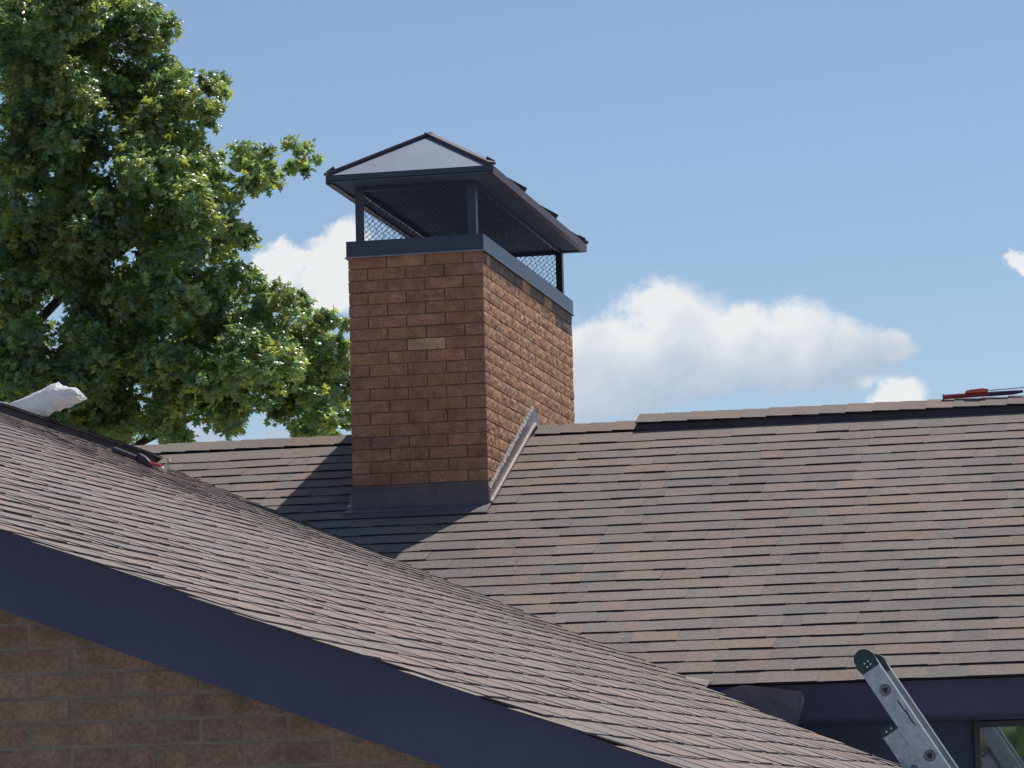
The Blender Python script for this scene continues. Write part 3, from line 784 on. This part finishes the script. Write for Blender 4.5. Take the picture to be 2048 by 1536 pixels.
# ------------------------------------------------------------------ ladder
ladder = thing('extension_ladder', 'scuffed aluminium extension ladder with dark green end caps leaning at the eave', 'ladder')
D = Vector((0.5305, 0, -0.8477)).normalized(); NL = Vector((0.8477, 0, 0.5305)).normalized()
YL0, YL1 = 13.60, 14.03
top = Vector((-1.4535, 0, 0.688))          # right hand edge of the near rail, top
def rail(mb, start, s0, s1, wd, y, inward):
    A = start+D*s0; B = start+D*s1
    def pt(q, off, yy): return Vector((q.x, yy, q.z)) - NL*off
    th = 0.003; fl_ = 0.030
    # web
    P = [pt(A, 0, y), pt(A, wd, y), pt(B, wd, y), pt(B, 0, y)]
    Q = [v+Vector((0, inward*th, 0)) for v in P]
    mb.hexa([tuple(v) for v in P]+[tuple(v) for v in Q])
    for off in (0, wd):
        sgn = -1 if off == 0 else 1
        P = [pt(A, off, y-inward*0.0005), pt(B, off, y-inward*0.0005), pt(B, off, y+inward*fl_), pt(A, off, y+inward*fl_)]
        Q = [v+NL*0.0035*(1 if off == 0 else -1) for v in P]
        mb.hexa([tuple(v) for v in P]+[tuple(v) for v in Q], 1 if off == 0 else 0)
LEN = 2.98
for y, inw in ((YL0, 1), (YL1, -1)):
    r_ = MB(); rail(r_, top, 0.02, LEN, 0.0735, y, inw)
    r_.build('rail', [M['alu'], M['alu_highlight']], ladder)
    r2 = MB(); st = top - NL*0.078
    rail(r2, st, 0.322, LEN-0.02, 0.066, y+inw*0.012, inw)
    r2.build('rail', [M['alu'], M['alu']], ladder)
    # rounded green cap
    gc = MB(); pts = []
    cx = top+D*0.036
    for k in range(15):
        an = math.pi*k/14
        pts.append(cx - NL*(0.0370) + NL*0.0415*math.cos(an) - D*0.043*math.sin(an))
    poly = [Vector((v.x, y-inw*0.004, v.z)) for v in pts]
    e1 = cx+D*0.045-NL*0.0755; e0 = cx+D*0.045+NL*0.002
    poly += [Vector((q.x, y-inw*0.004, q.z)) for q in (cx-NL*0.082+D*0.015, e1, e0)]
    gc.prism(poly, (0, inw*0.036, 0))
    capo = gc.build('end_cap', M['green_plastic'], ladder, bevel=0.003)
    rvt = MB()
    for du, dn in ((0.040, 0.028), (0.040, 0.045), (0.055, 0.026), (0.057, 0.043)):
        q = top+D*(du+0.008)-NL*dn
        rvt.tube([(q.x, y-inw*0.0075, q.z), (q.x, y-inw*0.003, q.z)], 0.0034, 10)
    rvt.build('rivet', M['rivet'], capo)
    # lower section cap
    gc = MB(); q0 = st+D*0.298
    poly = [q0-NL*0.001, q0-NL*0.067, q0-NL*0.068+D*0.028, q0-NL*0.0+D*0.028]
    poly = [Vector((q.x, y+inw*0.009, q.z)) for q in poly]
    gc.prism(poly, (0, inw*0.034, 0)); capo = gc.build('end_cap', M['green_plastic'], ladder, bevel=0.002)
    rvt = MB()
    for dn in (0.022, 0.045):
        q = st+D*0.312-NL*dn
        rvt.tube([(q.x, y+inw*0.006, q.z), (q.x, y+inw*0.010, q.z)], 0.0036, 10)
    rvt.build('rivet', M['rivet'], capo)
k = 0; s_ = 0.178
while s_ < LEN:
    q = top+D*s_-NL*0.036
    rg = MB(); rg.tube([(q.x, YL0-0.004, q.z), (q.x, YL1+0.004, q.z)], 0.0155, 12)
    for yy_, sg in ((YL0, -1), (YL1, 1)):
        # crimp ring and a dark triangle painting the shade in the hollow
        ring = []
        for a in range(17):
            an = 2*math.pi*a/16; ring.append((q.x+0.0205*math.cos(an), yy_+sg*0.003, q.z+0.0205*math.sin(an)))
        rg.tube(ring, 0.0028, 6, 0, caps=False)
        tri = [Vector((q.x-0.013, yy_+sg*0.0046, q.z+0.006)), Vector((q.x+0.004, yy_+sg*0.0046, q.z-0.013)), Vector((q.x+0.010, yy_+sg*0.0046, q.z+0.011))]
        rg.prism(tri, (0, sg*0.0012, 0), 1)
    rg.build('rung', [M['alu_dark'], M['hollow_shade']], ladder)
    if s_ > 0.4:
        q = top+D*(s_+0.005)-NL*0.112
        rg = MB(); rg.tube([(q.x, YL0+0.008, q.z), (q.x, YL1-0.008, q.z)], 0.0145, 12)
        rg.build('rung', [M['alu_dark'], M['hollow_shade']], ladder)
    s_ += 0.304
sm = MB(); random.seed(3)
for i in range(7):
    q = top+D*(0.235+i*0.016)-NL*(0.020-0.0008*i+U(-0.002, 0.002))
    q2 = q+D*0.022
    sm.bar((q.x, YL0-0.0015, q.z), (q2.x, YL0-0.0015, q2.z), U(0.003, 0.007), 0.001, (0, 1, 0))
sm.build('scuff_mark', M['stain'], ladder)

# ------------------------------------------------------------------ hammer
hm = thing('hammer', 'claw hammer with red shaft and black grip lying on the front wing roof', 'hammer')
def on_wing(x, y, lift=0.0): return Vector((x, y, wing_z(x, y)+0.010+lift))
h0, h1 = (-5.414, 16.345), (-5.128, 16.225)
def hp(f, lift): return on_wing(h0[0]+(h1[0]-h0[0])*f, h0[1]+(h1[1]-h0[1])*f, lift)
gg = MB(); gg.tube([hp(-0.02, 0.016), hp(0.02, 0.016), hp(0.30, 0.018), hp(0.47, 0.018)], [0.012, 0.016, 0.014, 0.013], 12)
gg.build('grip', M['grip'], hm, smooth=False, bevel=0.0)
gg = MB()
a, b, c, d = hp(0.44, 0.0), hp(0.80, 0.0), hp(0.76, 0.022), hp(0.52, 0.048)
gg.prism([a, b, c, hp(0.66, 0.040), d, hp(0.44, 0.030)], (0.006, 0.030, 0.0))
gg.build('sleeve', M['grip'], hm, bevel=0.003)
gg = MB(); gg.tube([hp(0.74, 0.020), hp(1.05, 0.028)], 0.0085, 10); gg.build('shaft', M['red_shaft'], hm)
gg = MB()
hc_ = hp(1.06, 0.030)
ax_ = Vector((-0.55, -0.25, -0.72)).normalized()
gg.tube([hc_+ax_*0.026, hc_+ax_*0.012, hc_+ax_*0.008, hc_-ax_*0.006], [0.019, 0.019, 0.014, 0.014], 12)
for sg in (-1, 1):
    pr = [hc_, hc_-ax_*0.014+Vector((0.004, sg*0.005, 0.0)), hc_-ax_*0.026+Vector((0.002, sg*0.009, 0.006)), hc_-ax_*0.034+Vector((-0.006, sg*0.012, 0.016))]
    gg.tube(pr, [0.014, 0.012, 0.010, 0.005], 8)
gg.build('head', M['steel'], hm)

# ------------------------------------------------------------------ plastic bag on the wing ridge
secs = [(-6.165, 2.240, 2.251), (-6.117, 2.222, 2.241), (-6.063, 2.199, 2.256), (-6.009, 2.181, 2.276), (-5.956, 2.170, 2.296), (-5.91, 2.166, 2.315),
        (-5.886, 2.188, 2.326), (-5.854, 2.191, 2.337), (-5.827, 2.203, 2.316), (-5.795, 2.212, 2.304), (-5.763, 2.223, 2.302), (-5.732, 2.242, 2.265)]
bg_ = MB(); SEG = 28; rings = []
yb_ = 16.8
fine = []
for i in range(len(secs)-1):
    for k in range(4):
        f = k/4; fine.append(tuple(secs[i][j]*(1-f)+secs[i+1][j]*f for j in range(3)))
fine.append(secs[-1])
for i, (x, zl, zh) in enumerate(fine):
    s = i/(len(fine)-1)
    zc = (zl+zh)/2+0.004; rz_ = (zh-zl)/2; ry = 0.02+0.06*min(1, s*1.6)
    for k in range(SEG):
        an = 2*math.pi*k/SEG
        wr_ = 1+0.35*noise.noise(Vector((x*9, an*2.2, 1.0)))+0.16*noise.noise(Vector((x*30, an*4.5, 4.0)))
        cr_ = math.cos(an); sr_ = math.sin(an)
        bg_.v.append((x+0.006*noise.noise(Vector((x*30, an*2, 8.0))), yb_+ry*cr_*wr_, zc+rz_*sr_*(1+0.16*noise.noise(Vector((x*34, an*2.2, 2.0))))))
nF = len(fine)
for i in range(nF-1):
    for k in range(SEG):
        k2 = (k+1) % SEG
        bg_.f.append((i*SEG+k, (i+1)*SEG+k, (i+1)*SEG+k2, i*SEG+k2)); bg_.mi.append(0); bg_.c.append((1, 1, 1))
bg_.f.append(tuple(range(SEG))); bg_.mi.append(0); bg_.c.append((1, 1, 1))
# inner fold standing out of the open end
base = len(bg_.v)
for i, (dx, sc) in enumerate(((-0.10, 0.75), (-0.04, 0.82), (0.005, 0.70), (0.018, 0.40))):
    for k in range(14):
        an = 2*math.pi*k/14
        bg_.v.append((-5.758+dx, yb_+0.045*sc*math.cos(an)*(1+0.2*noise.noise(Vector((an, dx*20, 0)))), 2.268+0.034*sc*math.sin(an)+dx*0.15))
for i in range(3):
    for k in range(14):
        k2 = (k+1) % 14
        bg_.f.append((base+i*14+k, base+(i+1)*14+k, base+(i+1)*14+k2, base+i*14+k2)); bg_.mi.append(0); bg_.c.append((1, 1, 1))
bg_.f.append(tuple(base+3*14+k for k in range(14))[::-1]); bg_.mi.append(0); bg_.c.append((1, 1, 1))
o = bg_.build('plastic_bag', M['plastic'], None, smooth=True)
tag(o, 'crumpled white plastic bag lying on the left wing ridge in front of the tree', 'bag')

# ------------------------------------------------------------------ red tool on the main ridge
gun = thing('caulking_gun', 'red and maroon tool with a thin rod lying on the main ridge at the right', 'tool')
zt = ZR+0.046
yq = YR-0.02
q = MB(); q.tube([(-1.54, yq, zt+0.011), (-1.30, yq, zt+0.015)], 0.013, 10); q.box(-1.545, -1.538, yq-0.014, yq+0.014, zt-0.003, zt+0.024); q.build('barrel', M['maroon'], gun)
q = MB(); q.tube([(-1.30, yq, zt+0.014), (-1.17, yq, zt+0.016), (-1.115, yq, zt+0.020)], [0.013, 0.012, 0.007], 10); q.build('nozzle_housing', M['tool_dark'], gun)
q = MB(); q.prism([(-1.425, yq-0.02, zt+0.022), (-1.305, yq-0.02, zt+0.024), (-1.300, yq-0.02, zt+0.040), (-1.33, yq-0.02, zt+0.046), (-1.39, yq-0.02, zt+0.042), (-1.42, yq-0.02, zt+0.036)], (0, 0.035, 0)); q.build('handle', M['orange'], gun, bevel=0.003)
q = MB(); q.tube([(-1.305, yq, zt+0.034), (-1.08, yq, zt+0.041)], 0.0032, 8); q.build('rod', M['rod'], gun)

# ------------------------------------------------------------------ trees
def leaf_proto():
    # lobed leaf: 5 pointed lobes, unit length along +x, in xy plane
    pts = [(0.0, 0.0), (0.18, 0.10), (0.10, 0.42), (0.36, 0.24), (0.50, 0.56), (0.62, 0.20), (1.0, 0.0), (0.62, -0.20), (0.50, -0.56), (0.36, -0.24), (0.10, -0.42), (0.18, -0.10)]
    v = [(0.40, 0.0, 0.04)]+[(x, y, -0.16*abs(y)-0.10*x*x) for x, y in pts]
    f = [(0, i, i+1) for i in range(1, len(pts))]+[(0, len(pts), 1)]
    return np.array(v, dtype=np.float32), np.array(f, dtype=np.int32)
LV, LF = leaf_proto()
GREENS = np.array([(0.175, 0.235, 0.130), (0.145, 0.210, 0.140), (0.205, 0.245, 0.115), (0.125, 0.190, 0.145), (0.260, 0.270, 0.105)], dtype=np.float32)
def leaves_object(name, P, Nn, Dv, S, Cc, parent):
    """P centre, Nn normal, Dv direction, S size, Cc colour; all arrays"""
    n = len(P)
    Dv = Dv/np.linalg.norm(Dv, axis=1, keepdims=True)
    Nn = Nn - Dv*np.sum(Nn*Dv, axis=1, keepdims=True); Nn = Nn/np.maximum(1e-5, np.linalg.norm(Nn, axis=1, keepdims=True))
    B = np.cross(Nn, Dv)
    V = (P[:, None, :] + S[:, None, None]*(LV[None, :, 0:1]*Dv[:, None, :] + LV[None, :, 1:2]*B[:, None, :] + LV[None, :, 2:3]*Nn[:, None, :])).reshape(-1, 3)
    F = (LF[None] + (np.arange(n)*len(LV))[:, None, None]).reshape(-1, 3)
    me = bpy.data.meshes.new(name)
    me.vertices.add(len(V)); me.vertices.foreach_set('co', V.astype(np.float32).ravel())
    me.loops.add(F.size); me.loops.foreach_set('vertex_index', F.astype(np.int32).ravel())
    me.polygons.add(len(F)); me.polygons.foreach_set('loop_start', np.arange(0, F.size, 3, dtype=np.int32)); 
    me.update(calc_edges=True)
    ca = me.color_attributes.new('tint', 'FLOAT_COLOR', 'POINT')
    col = np.ones((len(V), 4), dtype=np.float32); col[:, :3] = np.repeat(Cc, len(LV), axis=0)
    ca.data.foreach_set('color', col.ravel())
    me.materials.append(M['leaf']); me.validate()
    o = bpy.data.objects.new(name, me); C.objects.link(o); o.parent = parent
    return o

BLOBS = [(-9.455, 6.592, 0.39), (-8.942, 6.637, 0.39), (-8.596, 6.488, 0.304), (-8.502, 6.234, 0.215), (-9.288, 6.124, 0.429), (-8.863, 6.053, 0.39), (-9.463, 5.599, 0.429), (-9.037, 5.612, 0.39), (-8.613, 5.789, 0.351), (-8.316, 5.933, 0.234), (-8.041, 6.119, 0.148), (-7.93, 6.009, 0.117), (-7.962, 5.807, 0.148), (-8.172, 5.78, 0.195), (-8.279, 5.562, 0.234), (-8.449, 5.41, 0.273), (-7.737, 5.547, 0.117), (-7.697, 5.402, 0.148), (-7.885, 5.373, 0.164), (-7.491, 5.368, 0.094), (-7.325, 5.378, 0.078), (-7.18, 5.429, 0.094), (-7.129, 5.264, 0.078), (-7.349, 5.217, 0.078), (-7.555, 5.21, 0.137), (-7.504, 5.073, 0.062), (-8.117, 5.185, 0.293), (-7.87, 5.007, 0.234), (-7.748, 4.837, 0.164), (-7.916, 4.726, 0.234), (-7.836, 4.479, 0.195), (-8.248, 4.786, 0.351), (-8.663, 5.137, 0.39), (-9.085, 5.082, 0.429), (-9.51, 5.026, 0.429), (-9.471, 4.533, 0.39), (-8.963, 4.585, 0.371), (-8.462, 4.394, 0.39), (-8.048, 4.209, 0.351), (-7.405, 4.313, 0.148), (-7.243, 4.204, 0.133), (-7.512, 4.099, 0.234), (-7.185, 4.001, 0.195), (-6.972, 4.029, 0.141), (-6.935, 3.827, 0.141), (-7.069, 3.675, 0.234), (-7.394, 3.772, 0.293), (-7.722, 3.869, 0.312), (-8.136, 3.811, 0.351), (-7.977, 3.402, 0.234), (-7.731, 3.31, 0.156), (-7.401, 3.413, 0.195), (-7.075, 3.357, 0.215), (-7.2, 3.205, 0.156), (-6.913, 3.27, 0.156), (-9.477, 3.801, 0.351), (-9.013, 3.857, 0.351), (-8.975, 3.412, 0.351), (-9.481, 3.356, 0.351), (-8.467, 3.95, 0.234), (-8.351, 3.301, 0.215), (-8.684, 3.317, 0.234), (-8.76, 3.925, 0.195)]
BLOBS += [(-7.40, 5.40, 0.10), (-7.22, 5.34, 0.10), (-7.12, 5.37, 0.07), (-7.06, 5.36, 0.07), (-7.13, 5.46, 0.07), (-7.08, 5.25, 0.06), (-7.60, 5.33, 0.12), (-7.50, 5.25, 0.10), (-7.28, 5.30, 0.09), (-8.55, 6.62, 0.22), (-8.52, 6.40, 0.22), (-9.2, 6.75, 0.35), (-9.3, 5.85, 0.35), (-9.5, 4.2, 0.3), (-8.9, 4.25, 0.3), (-8.2, 3.6, 0.2), (-7.8, 3.6, 0.25), (-7.9, 4.3, 0.2), (-8.5, 3.6, 0.25), (-8.6, 3.75, 0.25), (-8.3, 3.5, 0.2), (-9.3, 6.0, 0.3), (-7.4, 3.6, 0.22), (-7.1, 3.5, 0.2)]
GAPS = [(-9.254, 4.195, 0.094), (-8.597, 3.574, 0.020), (-8.368, 3.582, 0.015), (-8.063, 3.147, 0.125), (-7.549, 3.142, 0.125), (-8.803, 5.761, 0.01), (-7.865, 5.311, 0.04), (-8.648, 6.347, 0.03), (-9.349, 3.997, 0.035)]
rng = np.random.default_rng(4)
def make_crown(clumps, name, parent, leaf=0.052, per=1.95, seed=4, bias=-0.35):
    rng = np.random.default_rng(seed)
    Ps, Ns, Ds, Ss, Cs = [], [], [], [], []
    for (x, y, z, r) in clumps:
        ntw = max(5, int(per*85*(r/0.25)**2))
        tone = rng.uniform(0.8, 1.2)
        for _ in range(ntw):
            d = rng.normal(size=3); d /= np.linalg.norm(d)
            if d[2] < -0.3 and rng.random() < 0.55: d[2] = -d[2]
            rr = r*rng.uniform(0.35, 1.25)
            c = np.array((x, y, z))+d*rr*np.array((1, 1, 0.85))
            axis = d*0.7+np.array((0, 0, 0.25))+rng.normal(size=3)*0.35; axis /= np.linalg.norm(axis)
            nl = rng.integers(4, 8)
            ph = rng.uniform(0, 6.28)
            sd = np.cross(axis, (0, 0, 1)); sd /= max(1e-4, np.linalg.norm(sd)); u2 = np.cross(sd, axis)
            base = GREENS[rng.integers(0, len(GREENS))]*1.08*tone*rng.uniform(0.8, 1.2)
            if rng.random() < 0.004: base = np.array((0.20, 0.12, 0.06))
            for k in range(nl):
                an = ph+k*2.4
                rad = sd*math.cos(an)+u2*math.sin(an)
                dv = rad*1.0+axis*rng.uniform(0.1, 0.7)+np.array((0, 0, -0.25))
                nn = axis*0.5+np.array((0.05, bias, 0.9))+rng.normal(size=3)*0.42
                Ps.append(c-axis*rng.uniform(0, 0.05)); Ns.append(nn); Ds.append(dv); Ss.append(leaf*rng.uniform(0.6, 1.3)); Cs.append(base*rng.uniform(0.85, 1.15))
    return leaves_object(name, np.array(Ps), np.array(Ns), np.array(Ds), np.array(Ss), np.array(Cs, dtype=np.float32), parent)

tree = thing('maple_tree', 'large leafy green tree filling the left behind the front wing roof', 'tree')
TY = 26.5
def open_gap(x, z):
    return any((x-a)**2+(z-b)**2 < (c+0.02)**2 for a, b, c in GAPS)
clumps = []
for (x, z, r) in BLOBS:
    if r <= 0.24:
        yy_ = TY+rng.uniform(-0.4, 0.4)
        clumps.append((x, yy_, z, r*0.85))
        if r > 0.13:
            for _ in range(3):
                a = rng.uniform(0, 6.28); clumps.append((x+math.cos(a)*r*0.5, TY+rng.uniform(-0.5, 0.7), z+math.sin(a)*r*0.5, r*0.55))
    else:
        for _ in range(15):
            a = rng.uniform(0, 6.28); q_ = math.sqrt(rng.random())*r*0.72
            rr = rng.uniform(0.13, 0.22)
            cx, cz = x+math.cos(a)*q_, z+math.sin(a)*q_
            yy_ = TY+rng.uniform(-0.9, 1.7)
            sc = yy_/TY
            if any((cx-a_)**2+(cz-b_)**2 < (c_+rr*0.85)**2 for a_, b_, c_ in GAPS): continue
            clumps.append((cx*sc, yy_, cz*sc, rr))
# crown beyond the picture: left and above, and lower skirts
for _ in range(120):
    x = rng.uniform(-13.2, -9.7); z = rng.uniform(2.2, 9.3)
    if ((x+10.6)/3.2)**2+((z-5.6)/3.9)**2 < 1: clumps.append((x, TY+rng.uniform(-1.5, 1.8), z, rng.uniform(0.22, 0.34)))
for _ in range(40):
    x = rng.uniform(-11.5, -8.9); z = rng.uniform(6.9, 9.2)
    if ((x+10.4)/2.6)**2+((z-5.6)/3.8)**2 < 1: clumps.append((x, TY+rng.uniform(-1.2, 1.5), z, rng.uniform(0.22, 0.32)))
for _ in range(40):
    clumps.append((rng.uniform(-12, -7), TY+rng.uniform(-1, 1.6), rng.uniform(2.3, 2.95), rng.uniform(0.18, 0.28)))
make_crown(clumps, 'crown', tree)
tk = MB(); random.seed(8)
root = Vector((-10.9, TY+1.9, -1.9)); crotch = Vector((-10.8, TY+1.9, 2.4))
tk.tube([root, root+Vector((0.03, 0, 0.4)), Vector((-10.87, TY+1.9, 1.0)), crotch, Vector((-10.7, TY+1.9, 5.0)), Vector((-10.6, TY+1.7, 7.6)), Vector((-10.6, TY+1.6, 9.0))], [0.34, 0.26, 0.22, 0.17, 0.10, 0.05, 0.02], 12)
tk.build('trunk', M['bark'], tree, smooth=True)
for tgt, st in (((-7.35, TY, 5.33), 3.9), ((-7.0, TY, 3.75), 2.3), ((-8.3, TY, 5.8), 4.6), ((-7.95, TY, 4.6), 3.2), ((-8.75, TY, 6.2), 5.2), ((-12.3, TY, 6.4), 3.8), ((-12.0, TY, 4.2), 2.6)):
    lb = MB(); t0 = Vector((-10.75, TY+1.9, st)); t1 = Vector(tgt); pts = []; rr = []
    for k in range(9):
        f = k/8; q = t0.lerp(t1, f); q += Vector((noise.noise(Vector((f*3, tgt[0], 0)))*0.15, noise.noise(Vector((f*3, tgt[2], 5)))*0.2, math.sin(f*math.pi)*0.25+noise.noise(Vector((f*4, tgt[2], 9)))*0.1))
        pts.append(q); rr.append(0.050*(1-f)+0.005)
    lb.tube(pts, rr, 8)
    for k in range(3, 9):
        for _ in range(2 if k < 7 else 0):
            e = pts[k]+Vector((U(-0.1, 0.25)*(1 if tgt[0] > -9.9 else -1), U(-0.3, 0.3), U(-0.15, 0.2)))
            lb.tube([pts[k], pts[k].lerp(e, 0.5)+Vector((0, 0, 0.04)), e], [rr[k]*0.5+0.003, 0.006, 0.002], 5)
    lb.build('limb', M['bark'], tree, smooth=True)

tree2 = thing('broadleaf_tree', 'green tree seen only as a reflection in the window at lower right', 'tree')
cl2 = []
r2 = np.random.default_rng(11)
for _ in range(90):
    d = r2.normal(size=3); d /= np.linalg.norm(d); q_ = r2.uniform(0.3, 1.0)
    cl2.append((-2.4+d[0]*1.9*q_, -8.5+d[1]*1.2*q_, 1.1+d[2]*1.7*q_, r2.uniform(0.3, 0.45)))
make_crown(cl2, 'crown', tree2, leaf=0.13, per=0.30, seed=12, bias=0.3)
tk = MB(); tk.tube([(-2.4, -8.5, -1.9), (-2.4, -8.5, 0.0), (-2.35, -8.5, 2.2)], [0.2, 0.15, 0.05], 10); tk.build('trunk', M['bark'], tree2, smooth=True)
bpy.data.objects.remove(cap)
